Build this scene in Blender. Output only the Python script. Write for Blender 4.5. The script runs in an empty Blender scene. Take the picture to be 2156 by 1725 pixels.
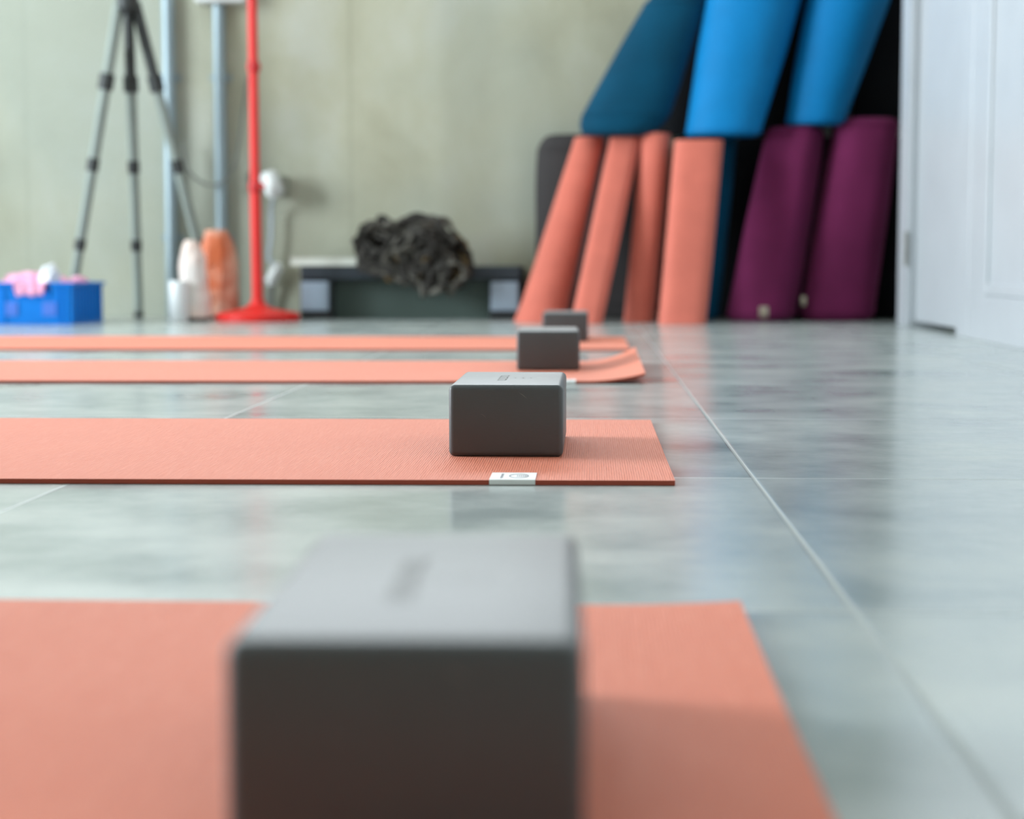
import bpy, bmesh, math, random
from mathutils import Vector, Matrix, noise
random.seed(7)
C = bpy.context.scene.collection
PI = math.pi

# ------------------------------------------------------------------ camera model
F = 3650.0; H = 0.19; CX, CY = 1078.0, 862.5; VX, VY = 1246.0, 558.0
pit = math.atan((CY - VY) / F); yaw = math.atan((VX - CX) / F * math.cos(pit))
ca, sa, cp, sp = math.cos(yaw), math.sin(yaw), math.cos(pit), math.sin(pit)
RV = Vector((ca, sa, 0)); UV = Vector((-sa * sp, ca * sp, cp)); FV = Vector((-sa * cp, ca * cp, -sp))
EYE = Vector((0, 0, H))
def ray(x, y): return FV + RV * ((x - CX) / F) - UV * ((y - CY) / F)
def on_z(x, y, z=0.0):
    d = ray(x, y); return EYE + d * ((z - H) / d.z)
def on_y(x, y, Y):
    d = ray(x, y); return EYE + d * (Y / d.y)
def on_x(x, y, X):
    d = ray(x, y); return EYE + d * (X / d.x)

cam = bpy.data.cameras.new('camera'); co = bpy.data.objects.new('camera', cam); C.objects.link(co)
cam.sensor_fit = 'HORIZONTAL'; cam.sensor_width = 30.0; cam.lens = F / 2156 * 30.0
co.location = EYE; co.rotation_euler = (PI / 2 - pit, 0, yaw)
cam.clip_start = 0.02; cam.clip_end = 60
cam.dof.use_dof = True; cam.dof.focus_distance = 1.72; cam.dof.aperture_fstop = 4.2
bpy.context.scene.camera = co

# ------------------------------------------------------------------ materials
def lin(c):
    return tuple(((v / 255) / 12.92 if v / 255 <= .04045 else (((v / 255) + .055) / 1.055) ** 2.4) for v in c) + (1,)
class NT:
    def __init__(s, name):
        s.m = bpy.data.materials.new(name); s.m.use_nodes = True
        s.t = s.m.node_tree; s.b = s.t.nodes['Principled BSDF']
    def n(s, ty, **k):
        nd = s.t.nodes.new(ty)
        for a, v in k.items():
            if a.startswith('i_'):
                nm = a[2:]; nm = int(nm) if nm.isdigit() else nm.replace('_', ' ')
                nd.inputs[nm].default_value = v
            else: setattr(nd, a, v)
        return nd
    def l(s, a, b): s.t.links.new(a, b)
    def math(s, op, a, b=None, c=None):
        nd = s.t.nodes.new('ShaderNodeMath'); nd.operation = op
        for i, v in enumerate((a, b, c)):
            if v is None: continue
            if isinstance(v, (int, float)): nd.inputs[i].default_value = v
            else: s.l(v, nd.inputs[i])
        return nd.outputs[0]
def mat(name, col, rough=.6, metal=0., spec=.5, var=.06, vscale=6., bump=0., bscale=200., sheen=0., vec=(1, 1, 1), coat=0., col2=None):
    """principled material with noise-driven colour variation and optional grain bump"""
    N = NT(name); b = N.b
    tc = N.n('ShaderNodeTexCoord'); mp = N.n('ShaderNodeMapping'); mp.inputs['Scale'].default_value = vec
    N.l(tc.outputs['Object'], mp.inputs[0])
    ns = N.n('ShaderNodeTexNoise', i_Scale=vscale, i_Detail=4.0); N.l(mp.outputs[0], ns.inputs['Vector'])
    mx = N.n('ShaderNodeMix', data_type='RGBA')
    c = lin(col)
    if col2: a_, b_ = c, lin(col2)
    else: a_ = tuple(min(1, v * (1 - var)) for v in c[:3]) + (1,); b_ = tuple(min(1, v * (1 + var)) for v in c[:3]) + (1,)
    mx.inputs['A'].default_value = a_; mx.inputs['B'].default_value = b_
    mr = N.n('ShaderNodeMapRange', i_1=.38, i_2=.62); N.l(ns.outputs['Fac'], mr.inputs[0])
    N.l(mr.outputs[0], mx.inputs['Factor']); N.l(mx.outputs['Result'], b.inputs['Base Color'])
    b.inputs['Roughness'].default_value = rough; b.inputs['Metallic'].default_value = metal
    b.inputs['Specular IOR Level'].default_value = spec
    b.inputs['Sheen Weight'].default_value = sheen; b.inputs['Sheen Roughness'].default_value = .45
    b.inputs['Coat Weight'].default_value = coat
    if bump:
        n2 = N.n('ShaderNodeTexNoise', i_Scale=bscale, i_Detail=2.0); N.l(mp.outputs[0], n2.inputs['Vector'])
        bp = N.n('ShaderNodeBump', i_Strength=bump, i_Distance=.002); N.l(n2.outputs['Fac'], bp.inputs['Height'])
        N.l(bp.outputs[0], b.inputs['Normal'])
    return N.m

def floor_material():
    N = NT('polished_tile'); b = N.b
    tc = N.n('ShaderNodeTexCoord'); sx = N.n('ShaderNodeSeparateXYZ'); N.l(tc.outputs['Object'], sx.inputs[0])
    T = .6; g = .0016
    def cell(o, off):
        v = N.math('DIVIDE', N.math('SUBTRACT', o, off), T)
        fr = N.math('FRACT', N.math('ADD', v, 100.5))          # 0.5 at a joint
        d = N.math('MULTIPLY', N.math('ABSOLUTE', N.math('SUBTRACT', fr, .5)), T)
        return N.math('FLOOR', N.math('ADD', v, 100.0)), d
    cx, dx = cell(sx.outputs[0], .1455); cy, dy = cell(sx.outputs[1], .947)
    gx = N.math('LESS_THAN', dx, g); gy = N.math('LESS_THAN', dy, .0012)
    gr = N.math('MAXIMUM', gx, gy)
    cid = N.n('ShaderNodeCombineXYZ'); N.l(cx, cid.inputs[0]); N.l(cy, cid.inputs[1])
    wn = N.n('ShaderNodeTexWhiteNoise', noise_dimensions='3D'); N.l(cid.outputs[0], wn.inputs['Vector'])
    # clouds per tile
    off = N.n('ShaderNodeVectorMath', operation='SCALE'); N.l(wn.outputs['Color'], off.inputs[0]); off.inputs['Scale'].default_value = 9
    add = N.n('ShaderNodeVectorMath', operation='ADD'); N.l(tc.outputs['Object'], add.inputs[0]); N.l(off.outputs[0], add.inputs[1])
    mp = N.n('ShaderNodeMapping'); mp.inputs['Scale'].default_value = (1, 1, 1); N.l(add.outputs[0], mp.inputs[0])
    n1 = N.n('ShaderNodeTexNoise', i_Scale=5.0, i_Detail=7.0, i_Roughness=.62); N.l(mp.outputs[0], n1.inputs['Vector'])
    cr = N.n('ShaderNodeValToRGB'); e = cr.color_ramp.elements
    e[0].position = .34; e[0].color = lin((156, 165, 164)); e[1].position = .68; e[1].color = lin((182, 187, 181))
    m_ = cr.color_ramp.elements.new(.5); m_.color = lin((172, 179, 176))
    N.l(n1.outputs['Fac'], cr.inputs[0])
    # pale scuffs and specks
    n3 = N.n('ShaderNodeTexNoise', i_Scale=38.0, i_Detail=6.0, i_Roughness=.7); mp3 = N.n('ShaderNodeMapping'); mp3.inputs['Scale'].default_value = (.35, 1, 1)
    mp3.inputs['Rotation'].default_value = (0, 0, .12)
    N.l(tc.outputs['Object'], mp3.inputs[0]); N.l(mp3.outputs[0], n3.inputs['Vector'])
    sc = N.n('ShaderNodeMapRange', i_1=.66, i_2=.80, i_4=.08); N.l(n3.outputs['Fac'], sc.inputs[0])
    n4 = N.n('ShaderNodeTexNoise', i_Scale=420.0, i_Detail=1.0); N.l(tc.outputs['Object'], n4.inputs['Vector'])
    sk = N.n('ShaderNodeMapRange', i_1=.78, i_2=.82, i_4=.7); N.l(n4.outputs['Fac'], sk.inputs[0])
    sm = N.math('MAXIMUM', sc.outputs[0], sk.outputs[0])
    mx = N.n('ShaderNodeMix', data_type='RGBA'); N.l(sm, mx.inputs['Factor']); N.l(cr.outputs[0], mx.inputs['A']); mx.inputs['B'].default_value = lin((205, 205, 196))
    mg = N.n('ShaderNodeMix', data_type='RGBA'); N.l(gr, mg.inputs['Factor']); N.l(mx.outputs['Result'], mg.inputs['A']); mg.inputs['B'].default_value = lin((140, 146, 142))
    N.l(mg.outputs['Result'], b.inputs['Base Color'])
    # gloss varies in patches
    rr = N.n('ShaderNodeMapRange', i_1=.3, i_2=.7, i_3=.15, i_4=.25); N.l(n1.outputs['Fac'], rr.inputs[0])
    ra = N.math('ADD', N.math('MULTIPLY', gr, .25), rr.outputs[0]); N.l(ra, b.inputs['Roughness'])
    b.inputs['Specular IOR Level'].default_value = .62
    # bump: joint groove + very soft waviness
    bev = N.n('ShaderNodeMapRange', i_1=0.0, i_2=.003); bev2 = N.math('MINIMUM', dx, dy); N.l(bev2, bev.inputs[0])
    n5 = N.n('ShaderNodeTexNoise', i_Scale=22.0, i_Detail=3.0); mp5 = N.n('ShaderNodeMapping'); mp5.inputs['Scale'].default_value = (.5, 1, 1)
    N.l(tc.outputs['Object'], mp5.inputs[0]); N.l(mp5.outputs[0], n5.inputs['Vector'])
    hh = N.math('ADD', N.math('MULTIPLY', bev.outputs[0], 1.0), N.math('MULTIPLY', n5.outputs['Fac'], .018))
    bp = N.n('ShaderNodeBump', i_Strength=.3, i_Distance=.0010); N.l(hh, bp.inputs['Height']); N.l(bp.outputs[0], b.inputs['Normal'])
    return N.m

def concrete_material():
    N = NT('board_marked_concrete'); b = N.b
    tc = N.n('ShaderNodeTexCoord'); mp = N.n('ShaderNodeMapping'); mp.inputs['Scale'].default_value = (1.2, 1, .8); N.l(tc.outputs['Object'], mp.inputs[0])
    n1 = N.n('ShaderNodeTexNoise', i_Scale=1.7, i_Detail=8.0, i_Roughness=.62, i_Distortion=.4); N.l(mp.outputs[0], n1.inputs['Vector'])
    cr = N.n('ShaderNodeValToRGB'); e = cr.color_ramp.elements
    e[0].position = .33; e[0].color = lin((162, 159, 136)); e[1].position = .68; e[1].color = lin((186, 186, 172))
    k = cr.color_ramp.elements.new(.5); k.color = lin((176, 174, 152))
    N.l(n1.outputs['Fac'], cr.inputs[0])
    sx = N.n('ShaderNodeSeparateXYZ'); N.l(tc.outputs['Object'], sx.inputs[0])
    # vertical formwork joints 1.2 m apart
    fr = N.math('FRACT', N.math('ADD', N.math('DIVIDE', N.math('SUBTRACT', sx.outputs[0], -.88), 1.2), 100.5))
    d = N.math('MULTIPLY', N.math('ABSOLUTE', N.math('SUBTRACT', fr, .5)), 1.2)
    ln = N.n('ShaderNodeMapRange', i_1=0.0, i_2=.012, i_3=.22, i_4=0.0); N.l(d, ln.inputs[0])
    mx = N.n('ShaderNodeMix', data_type='RGBA'); N.l(ln.outputs[0], mx.inputs['Factor']); N.l(cr.outputs[0], mx.inputs['A']); mx.inputs['B'].default_value = lin((110, 105, 82))
    n6 = N.n('ShaderNodeTexNoise', i_Scale=.9, i_Detail=3.0); N.l(tc.outputs['Object'], n6.inputs['Vector'])
    m6 = N.n('ShaderNodeMapRange', i_1=.42, i_2=.6, i_4=.55); N.l(n6.outputs['Fac'], m6.inputs[0])
    mw = N.n('ShaderNodeMix', data_type='RGBA'); N.l(m6.outputs[0], mw.inputs['Factor']); N.l(mx.outputs['Result'], mw.inputs['A']); mw.inputs['B'].default_value = lin((160, 168, 160))
    N.l(mw.outputs['Result'], b.inputs['Base Color'])
    b.inputs['Roughness'].default_value = .75; b.inputs['Specular IOR Level'].default_value = .3
    bp = N.n('ShaderNodeBump', i_Strength=.25, i_Distance=.004); N.l(n1.outputs['Fac'], bp.inputs['Height']); N.l(bp.outputs[0], b.inputs['Normal'])
    return N.m

def mat_rubber(name='coral_mat_rubber', rib=True):
    """ribbed coral rubber: fine ribs across the mat with a linen grain"""
    N = NT(name); b = N.b
    tc = N.n('ShaderNodeTexCoord'); sx = N.n('ShaderNodeSeparateXYZ'); N.l(tc.outputs['Object'], sx.inputs[0])
    n1 = N.n('ShaderNodeTexNoise', i_Scale=5.0, i_Detail=3.0); N.l(tc.outputs['Object'], n1.inputs['Vector'])
    mx = N.n('ShaderNodeMix', data_type='RGBA'); mx.inputs['A'].default_value = lin((210, 102, 66)); mx.inputs['B'].default_value = lin((218, 112, 76))
    N.l(n1.outputs['Fac'], mx.inputs['Factor'])
    b.inputs['Roughness'].default_value = .62; b.inputs['Specular IOR Level'].default_value = .2
    b.inputs['Sheen Weight'].default_value = .15; b.inputs['Sheen Roughness'].default_value = .5; b.inputs['Sheen Tint'].default_value = (1, .85, .8, 1)
    if rib:
        mp = N.n('ShaderNodeMapping'); mp.inputs['Scale'].default_value = (1, .06, .2); N.l(tc.outputs['Object'], mp.inputs[0])
        n2 = N.n('ShaderNodeTexNoise', i_Scale=620.0, i_Detail=2.0, i_Roughness=.6); N.l(mp.outputs[0], n2.inputs['Vector'])
        mp3 = N.n('ShaderNodeMapping'); mp3.inputs['Scale'].default_value = (.12, 1, .2); N.l(tc.outputs['Object'], mp3.inputs[0])
        n3 = N.n('ShaderNodeTexNoise', i_Scale=520.0, i_Detail=1.0); N.l(mp3.outputs[0], n3.inputs['Vector'])
        sn = N.math('SINE', N.math('MULTIPLY', sx.outputs[0], 2 * PI / .0022))
        hgt = N.math('ADD', N.math('ADD', N.math('MULTIPLY', sn, .16), n2.outputs['Fac']), N.math('MULTIPLY', n3.outputs['Fac'], .45))
        bp = N.n('ShaderNodeBump', i_Strength=.6, i_Distance=.0010); N.l(hgt, bp.inputs['Height']); N.l(bp.outputs[0], b.inputs['Normal'])
        # paler where the rib noise stands high
        mr = N.n('ShaderNodeMapRange', i_1=.45, i_2=.75, i_4=.22); N.l(n2.outputs['Fac'], mr.inputs[0])
        m2 = N.n('ShaderNodeMix', data_type='RGBA'); N.l(mr.outputs[0], m2.inputs['Factor']); N.l(mx.outputs['Result'], m2.inputs['A']); m2.inputs['B'].default_value = lin((232, 148, 116))
        N.l(m2.outputs['Result'], b.inputs['Base Color'])
    else: N.l(mx.outputs['Result'], b.inputs['Base Color'])
    return N.m

def foam_material():
    N = NT('charcoal_foam'); b = N.b
    tc = N.n('ShaderNodeTexCoord')
    mp = N.n('ShaderNodeMapping'); mp.inputs['Scale'].default_value = (.16, .3, 1); N.l(tc.outputs['Object'], mp.inputs[0])
    n1 = N.n('ShaderNodeTexNoise', i_Scale=700.0, i_Detail=2.0); N.l(mp.outputs[0], n1.inputs['Vector'])
    n2 = N.n('ShaderNodeTexNoise', i_Scale=16.0, i_Detail=5.0); N.l(tc.outputs['Object'], n2.inputs['Vector'])
    mx = N.n('ShaderNodeMix', data_type='RGBA'); mx.inputs['A'].default_value = lin((68, 72, 74)); mx.inputs['B'].default_value = lin((76, 80, 82)); N.l(n2.outputs['Fac'], mx.inputs['Factor'])
    # hairline scratches
    vo = N.n('ShaderNodeTexWave', wave_type='BANDS', i_Scale=9.0, i_Distortion=14.0, i_Detail=3.0); mp2 = N.n('ShaderNodeMapping'); mp2.inputs['Rotation'].default_value = (.5, .9, .4)
    N.l(tc.outputs['Object'], mp2.inputs[0]); N.l(mp2.outputs[0], vo.inputs['Vector'])
    s1 = N.n('ShaderNodeMapRange', i_1=.9985, i_2=1.0); N.l(vo.outputs['Fac'], s1.inputs[0])
    s2 = N.n('ShaderNodeMapRange', i_1=.56, i_2=.66); n3 = N.n('ShaderNodeTexNoise', i_Scale=38.0); N.l(tc.outputs['Object'], n3.inputs['Vector']); N.l(n3.outputs['Fac'], s2.inputs[0])
    sf = N.math('MULTIPLY', N.math('MULTIPLY', s1.outputs[0], s2.outputs[0]), .4)
    m2 = N.n('ShaderNodeMix', data_type='RGBA'); N.l(sf, m2.inputs['Factor']); N.l(mx.outputs['Result'], m2.inputs['A']); m2.inputs['B'].default_value = lin((170, 165, 158))
    N.l(m2.outputs['Result'], b.inputs['Base Color'])
    b.inputs['Roughness'].default_value = .45; b.inputs['Specular IOR Level'].default_value = .6
    b.inputs['Sheen Tint'].default_value = (1, .97, .92, 1); b.inputs['Sheen Weight'].default_value = .09; b.inputs['Sheen Roughness'].default_value = .4
    hs = N.math('ADD', N.math('MULTIPLY', n1.outputs['Fac'], .3), n2.outputs['Fac'])
    bp = N.n('ShaderNodeBump', i_Strength=.22, i_Distance=.0012); N.l(hs, bp.inputs['Height']); N.l(bp.outputs[0], b.inputs['Normal'])
    return N.m

M = dict(
    floor=floor_material(), concrete=concrete_material(), rubber=mat_rubber(), rubber_edge=mat('coral_mat_cut_edge', (168, 74, 54), .8, bump=.3, bscale=900),
    rollmat=mat('coral_rolled_rubber', (206, 108, 90), .65, sheen=.2, spec=.3, var=.05, vscale=8, bump=.15, bscale=500),
    foam=foam_material(), foam_mark=mat('debossed_foam_mark', (112, 108, 102), .8, sheen=.15),
    white=mat('white_gloss_paint', (172, 176, 180), .35, var=.02), wallpaint=mat('white_wall_paint', (190, 192, 190), .7, var=.02),
    ceil=mat('ceiling_paint', (176, 176, 170), .8, var=.02),
    label=mat('white_satin_label', (232, 232, 230), .5, var=.02), labelink=mat('grey_label_ink', (140, 138, 145), .6),
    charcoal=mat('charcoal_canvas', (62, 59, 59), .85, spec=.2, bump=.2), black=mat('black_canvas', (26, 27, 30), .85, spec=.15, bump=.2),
    teal=mat('teal_canvas', (0, 66, 92), .8, spec=.15, sheen=.03, var=.1, bump=.2), blue=mat('bright_blue_vinyl', (0, 120, 180), .6, spec=.2, var=.05, bump=.15),
    purple=mat('plum_canvas', (114, 36, 80), .85, spec=.2, sheen=.03, var=.08, bump=.25), creamtag=mat('cream_tag', (214, 200, 178), .6),
    red=mat('red_lacquer', (222, 38, 32), .4, var=.04, spec=.4), darkred=mat('red_collar_plastic', (196, 30, 32), .5),
    galv=mat('galvanised_conduit', (150, 166, 172), .45, .35, var=.06, vscale=20, vec=(1, 1, .2)),
    plastic_w=mat('white_plastic', (224, 226, 224), .4, var=.02), plastic_g=mat('grey_box_plastic', (150, 150, 138), .6),
    cable=mat('grey_cable_sheath', (120, 122, 116), .6), cable_l=mat('pale_cable_sheath', (176, 186, 194), .5),
    tri_dark=mat('black_tripod_plastic', (48, 51, 50), .5), tri_grey=mat('grey_tripod_tube', (138, 147, 140), .6, .0),
    crate=mat('blue_crate_plastic', (0, 116, 204), .5, spec=.25, var=.05), crate_in=mat('pale_grip_insert', (70, 112, 200), .5),
    pink=mat('pink_cloth', (228, 158, 188), .85, sheen=.2, var=.18, vscale=14, bump=.2), whitecloth=mat('white_cloth', (232, 234, 240), .85, bump=.2),
    salt=mat('orange_salt_rock', (196, 98, 54), .55, vscale=5.5, bump=.5, bscale=40, col2=(232, 196, 172)),
    quartz=mat('white_salt_rock', (226, 216, 210), .5, vscale=9, bump=.5, bscale=40, col2=(232, 206, 194)),
    candle=mat('white_wax', (232, 234, 234), .5, var=.02), wood=mat('dark_wood_base', (60, 46, 38), .6),
    step=mat('dark_step_plastic', (38, 46, 54), .5, bump=.2), step_leg=mat('black_step_riser', (30, 32, 34), .6), step_in=mat('dark_green_underside', (66, 80, 74), .6),
    silver=mat('silver_step_pad', (146, 160, 174), .5, var=.04), binder=mat('pale_board', (214, 216, 206), .5, var=.05),
    strap_d=mat('black_strap_webbing', (50, 46, 41), .8, bump=.3), strap_g=mat('grey_strap_webbing', (92, 88, 80), .8, bump=.3),
    strap_t=mat('tan_strap_webbing', (112, 90, 54), .8, bump=.3), steel=mat('brushed_steel', (150, 150, 146), .4, .8),
    frame=mat('dark_window_frame', (60, 62, 64), .5), gap=mat('black_rubber_seal', (30, 32, 32), .7),
)
def pane_material():
    N = NT('window_glass'); t = N.t
    tr = N.n('ShaderNodeBsdfTransparent'); gl = N.n('ShaderNodeBsdfGlossy', i_Roughness=.02); mx = N.n('ShaderNodeMixShader', i_Fac=.06)
    N.l(tr.outputs[0], mx.inputs[1]); N.l(gl.outputs[0], mx.inputs[2]); N.l(mx.outputs[0], t.nodes['Material Output'].inputs[0])
    return N.m
M['glass'] = pane_material()

# ------------------------------------------------------------------ mesh helpers
def obj(name, bm, m, parent=None, smooth=True, origin=None, bev=0, seg=3, auto=None):
    """link bm as one mesh object; origin (world) becomes the object's origin"""
    if origin is not None:
        for v in bm.verts: v.co -= Vector(origin)
    bmesh.ops.recalc_face_normals(bm, faces=bm.faces[:])
    me = bpy.data.meshes.new(name); bm.to_mesh(me); bm.free()
    for mm in (m if isinstance(m, (list, tuple)) else [m]): me.materials.append(M[mm] if isinstance(mm, str) else mm)
    if smooth: me.polygons.foreach_set('use_smooth', [True] * len(me.polygons))
    o = bpy.data.objects.new(name, me); C.objects.link(o)
    if origin is not None: o.location = origin
    if parent is not None:
        o.parent = parent
        o.location = Vector(o.location) - parent.location if origin is not None else o.location
    if bev:
        md = o.modifiers.new('bevel', 'BEVEL'); md.width = bev; md.segments = seg; md.limit_method = 'ANGLE'; md.angle_limit = .6
        md.harden_normals = False
    if auto is not None:
        me.set_sharp_from_angle(angle=auto)
    return o
def tag(o, label=None, cat=None, group=None, kind=None):
    for k, v in (('label', label), ('category', cat), ('group', group), ('kind', kind)):
        if v: o[k] = v
    return o
def thing(name, label, cat, loc=(0, 0, 0), group=None):
    o = bpy.data.objects.new(name, None); C.objects.link(o); o.location = loc; o.empty_display_size = .05
    return tag(o, label, cat, group)
def struct(name, bm, m, parent=None, **k):
    o = obj(name, bm, m, parent, **k)
    if parent is None: o['kind'] = 'structure'
    return o
def box(bm, a, b, mi=0):
    (x0, y0, z0), (x1, y1, z1) = a, b
    vs = [bm.verts.new(p) for p in ((x0, y0, z0), (x1, y0, z0), (x1, y1, z0), (x0, y1, z0), (x0, y0, z1), (x1, y0, z1), (x1, y1, z1), (x0, y1, z1))]
    for f in ((3, 2, 1, 0), (4, 5, 6, 7), (0, 1, 5, 4), (1, 2, 6, 5), (2, 3, 7, 6), (3, 0, 4, 7)):
        fc = bm.faces.new([vs[i] for i in f]); fc.material_index = mi
    return vs
def boxbm(a, b):
    bm = bmesh.new(); box(bm, a, b); return bm
def rings(bm, rs, cap=True, closed=True, mi=0):
    """loft through rings (lists of points)"""
    vv = [[bm.verts.new(p) for p in r] for r in rs]
    n = len(rs[0])
    for i in range(len(vv) - 1):
        for j in range(n if closed else n - 1):
            k = (j + 1) % n
            f = bm.faces.new((vv[i][j], vv[i][k], vv[i + 1][k], vv[i + 1][j])); f.material_index = mi
    if cap and closed:
        bm.faces.new(vv[0][::-1]).material_index = mi; bm.faces.new(vv[-1]).material_index = mi
    return vv
def frame_of(d):
    d = d.normalized(); up = Vector((0, 0, 1)) if abs(d.z) < .95 else Vector((0, 1, 0))
    a = d.cross(up).normalized(); return a, a.cross(d).normalized()
def tube(bm, pts, rad, n=14, cap=True):
    pts = [Vector(p) for p in pts]
    if not isinstance(rad, (list, tuple)): rad = [rad] * len(pts)
    rs = []; a = None
    for i, p in enumerate(pts):
        d = (pts[min(i + 1, len(pts) - 1)] - pts[max(i - 1, 0)]).normalized()
        if a is None: a, b = frame_of(d)
        else:
            a = (a - d * a.dot(d)).normalized(); b = a.cross(d)
        rs.append([p + (a * math.cos(t) + b * math.sin(t)) * rad[i] for t in [2 * PI * k / n for k in range(n)]])
    rings(bm, rs, cap)
def smooth_path(pts, n=8):
    pts = [Vector(p) for p in pts]; out = []
    for i in range(len(pts) - 1):
        p0 = pts[max(i - 1, 0)]; p1 = pts[i]; p2 = pts[i + 1]; p3 = pts[min(i + 2, len(pts) - 1)]
        for k in range(n):
            t = k / n
            out.append(.5 * ((2 * p1) + (p2 - p0) * t + (2 * p0 - 5 * p1 + 4 * p2 - p3) * t * t + (-p0 + 3 * p1 - 3 * p2 + p3) * t ** 3))
    out.append(pts[-1]); return out
def lathe(bm, c, prof, n=48):
    """prof: list of (r, z) ; closed by caps"""
    rings(bm, [[Vector((c[0] + r * math.cos(2 * PI * k / n), c[1] + r * math.sin(2 * PI * k / n), c[2] + z)) for k in range(n)] for r, z in prof])
def superell(t, a, b, e):
    c, s = math.cos(t), math.sin(t)
    return a * math.copysign(abs(c) ** (2 / e), c), b * math.copysign(abs(s) ** (2 / e), s)

# ------------------------------------------------------------------ the room
YB = 6.35; XR = .975; XL = -5.8; YF = -3.0; ZC = 3.5; XA = 1.75; YE = 5.60
bm = bmesh.new(); box(bm, (XL - .2, YF - .2, -.1), (XA + .2, YB + .2, 0)); struct('floor', bm, 'floor', smooth=False)
HX0, HX1, HZ0, HZ1 = -3.6, .6, 1.95, 3.1          # high window band in the back wall
bm = bmesh.new(); box(bm, (XL - .2, YB, 0), (XA + .2, YB + .2, HZ0)); box(bm, (XL - .2, YB, HZ1), (XA + .2, YB + .2, ZC))
box(bm, (XL - .2, YB, HZ0), (HX0, YB + .2, HZ1)); box(bm, (HX1, YB, HZ0), (XA + .2, YB + .2, HZ1))
struct('wall_back', bm, 'concrete', smooth=False)
struct('ceiling', boxbm((XL - .2, YF - .2, ZC), (XA + .2, YB + .2, ZC + .1)), 'ceil', smooth=False)
struct('wall_front', boxbm((XL, YF - .2, 0), (XR + .12, YF, ZC)), 'concrete', smooth=False)
# left wall with three tall windows beside the practice area
wins = [(1.75, 2.95), (3.05, 4.25), (4.35, 5.55)]
WZ0, WZ1 = .5, 3.25
bm = bmesh.new(); y = YF
for (a, b) in wins:
    box(bm, (XL - .2, y, 0), (XL, a, ZC)); box(bm, (XL - .2, a, 0), (XL, b, WZ0)); box(bm, (XL - .2, a, WZ1), (XL, b, ZC)); y = b
box(bm, (XL - .2, y, 0), (XL, YB, ZC)); struct('wall_left', bm, 'wallpaint', smooth=False)
for i, (a, b) in enumerate(wins):
    w = bpy.data.objects.new('window_%d' % (i + 1), None); C.objects.link(w); w['kind'] = 'structure'
    bm = bmesh.new(); x0, x1, f = XL - .13, XL - .07, .05
    box(bm, (x0, a, WZ0), (x1, a + f, WZ1)); box(bm, (x0, b - f, WZ0), (x1, b, WZ1)); box(bm, (x0, a + f, WZ0), (x1, b - f, WZ0 + f)); box(bm, (x0, a + f, WZ1 - f), (x1, b - f, WZ1))
    obj('window_frame', bm, 'frame', w, smooth=False)
    obj('pane', boxbm((XL - .105, a + f, WZ0 + f), (XL - .095, b - f, WZ1 - f)), 'glass', w, smooth=False)
    L = bpy.data.lights.new('daylight', 'AREA'); L.shape = 'RECTANGLE'; L.size = WZ1 - WZ0 - .1; L.size_y = b - a - .1
    L.energy = (215, 150, 8)[i]; L.color = (.82, .93, 1.0)
    lo = bpy.data.objects.new('daylight', L); C.objects.link(lo); lo.location = (XL - .25, (a + b) / 2, (WZ0 + WZ1) / 2); lo.rotation_euler = (0, -PI / 2, 0)
w = bpy.data.objects.new('window_4', None); C.objects.link(w); w['kind'] = 'structure'
bm = bmesh.new(); y0, y1, f = YB + .08, YB + .14, .05
box(bm, (HX0, y0, HZ0), (HX1, y1, HZ0 + f)); box(bm, (HX0, y0, HZ1 - f), (HX1, y1, HZ1)); 
for x in (HX0, -2.2 - f / 2, -.8 - f / 2, HX1 - f): box(bm, (x, y0, HZ0 + f), (x + f, y1, HZ1 - f))
obj('window_frame', bm, 'frame', w, smooth=False)
obj('pane', boxbm((HX0 + f, YB + .105, HZ0 + f), (HX1 - f, YB + .115, HZ1 - f)), 'glass', w, smooth=False)
L = bpy.data.lights.new('daylight', 'AREA'); L.shape = 'RECTANGLE'; L.size = HX1 - HX0 - .1; L.size_y = HZ1 - HZ0 - .1; L.energy = 92; L.color = (.9, .96, 1.0)
lo = bpy.data.objects.new('daylight', L); C.objects.link(lo); lo.location = ((HX0 + HX1) / 2, YB + .25, (HZ0 + HZ1) / 2); lo.rotation_euler = (-PI / 2, 0, 0)
# right wall: white partition ending short of the back wall, with a doorway and a panelled closet
bm = bmesh.new()
box(bm, (XR, YF, 0), (XR + .12, 2.4, ZC)); box(bm, (XR, 2.4, 2.15), (XR + .12, YE - .02, ZC)); struct('wall_right', bm, 'wallpaint', smooth=False)
struct('wall_alcove', boxbm((XA, YE - 1.2, 0), (XA + .2, YB, ZC)), 'wallpaint', smooth=False)
struct('wall_alcove_end', boxbm((XR + .12, YE - 1.3, 0), (XA, YE - 1.2, ZC)), 'wallpaint', smooth=False)
D0, D1 = 4.70, 5.40          # door leaf span
bm = bmesh.new(); box(bm, (XR, D1, 0), (XR + .12, YE, 2.15)); box(bm, (XR - .006, D1 + .015, 0), (XR, YE - .05, 2.15))
struct('trim_1', bm, 'white', smooth=False, bev=.003)
struct('trim_2', boxbm((XR, 4.56, 0), (XR + .12, D0, 2.15)), 'white', smooth=False, bev=.003)
d = bpy.data.objects.new('door_1', None); C.objects.link(d); d.location = (XR, D1, 0); d['kind'] = 'structure'
obj('door_leaf', boxbm((XR + .02, D0 + .003, .018), (XR + .06, D1 - .003, 2.145)), 'white', d, smooth=False, origin=(XR, D1, 0), bev=.002)
for z0 in (.19, 1.02, 1.85):
    bm = bmesh.new(); box(bm, (XR - .009, D1 + .005, z0), (XR + .02, D1 + .022, z0 + .10)); tube(bm, [(XR - .010, D1 + .004, z0 - .003), (XR - .010, D1 + .004, z0 + .103)], .006)
    obj('hinge', bm, 'steel', d, origin=(XR, D1, 0), smooth=False)
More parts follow.
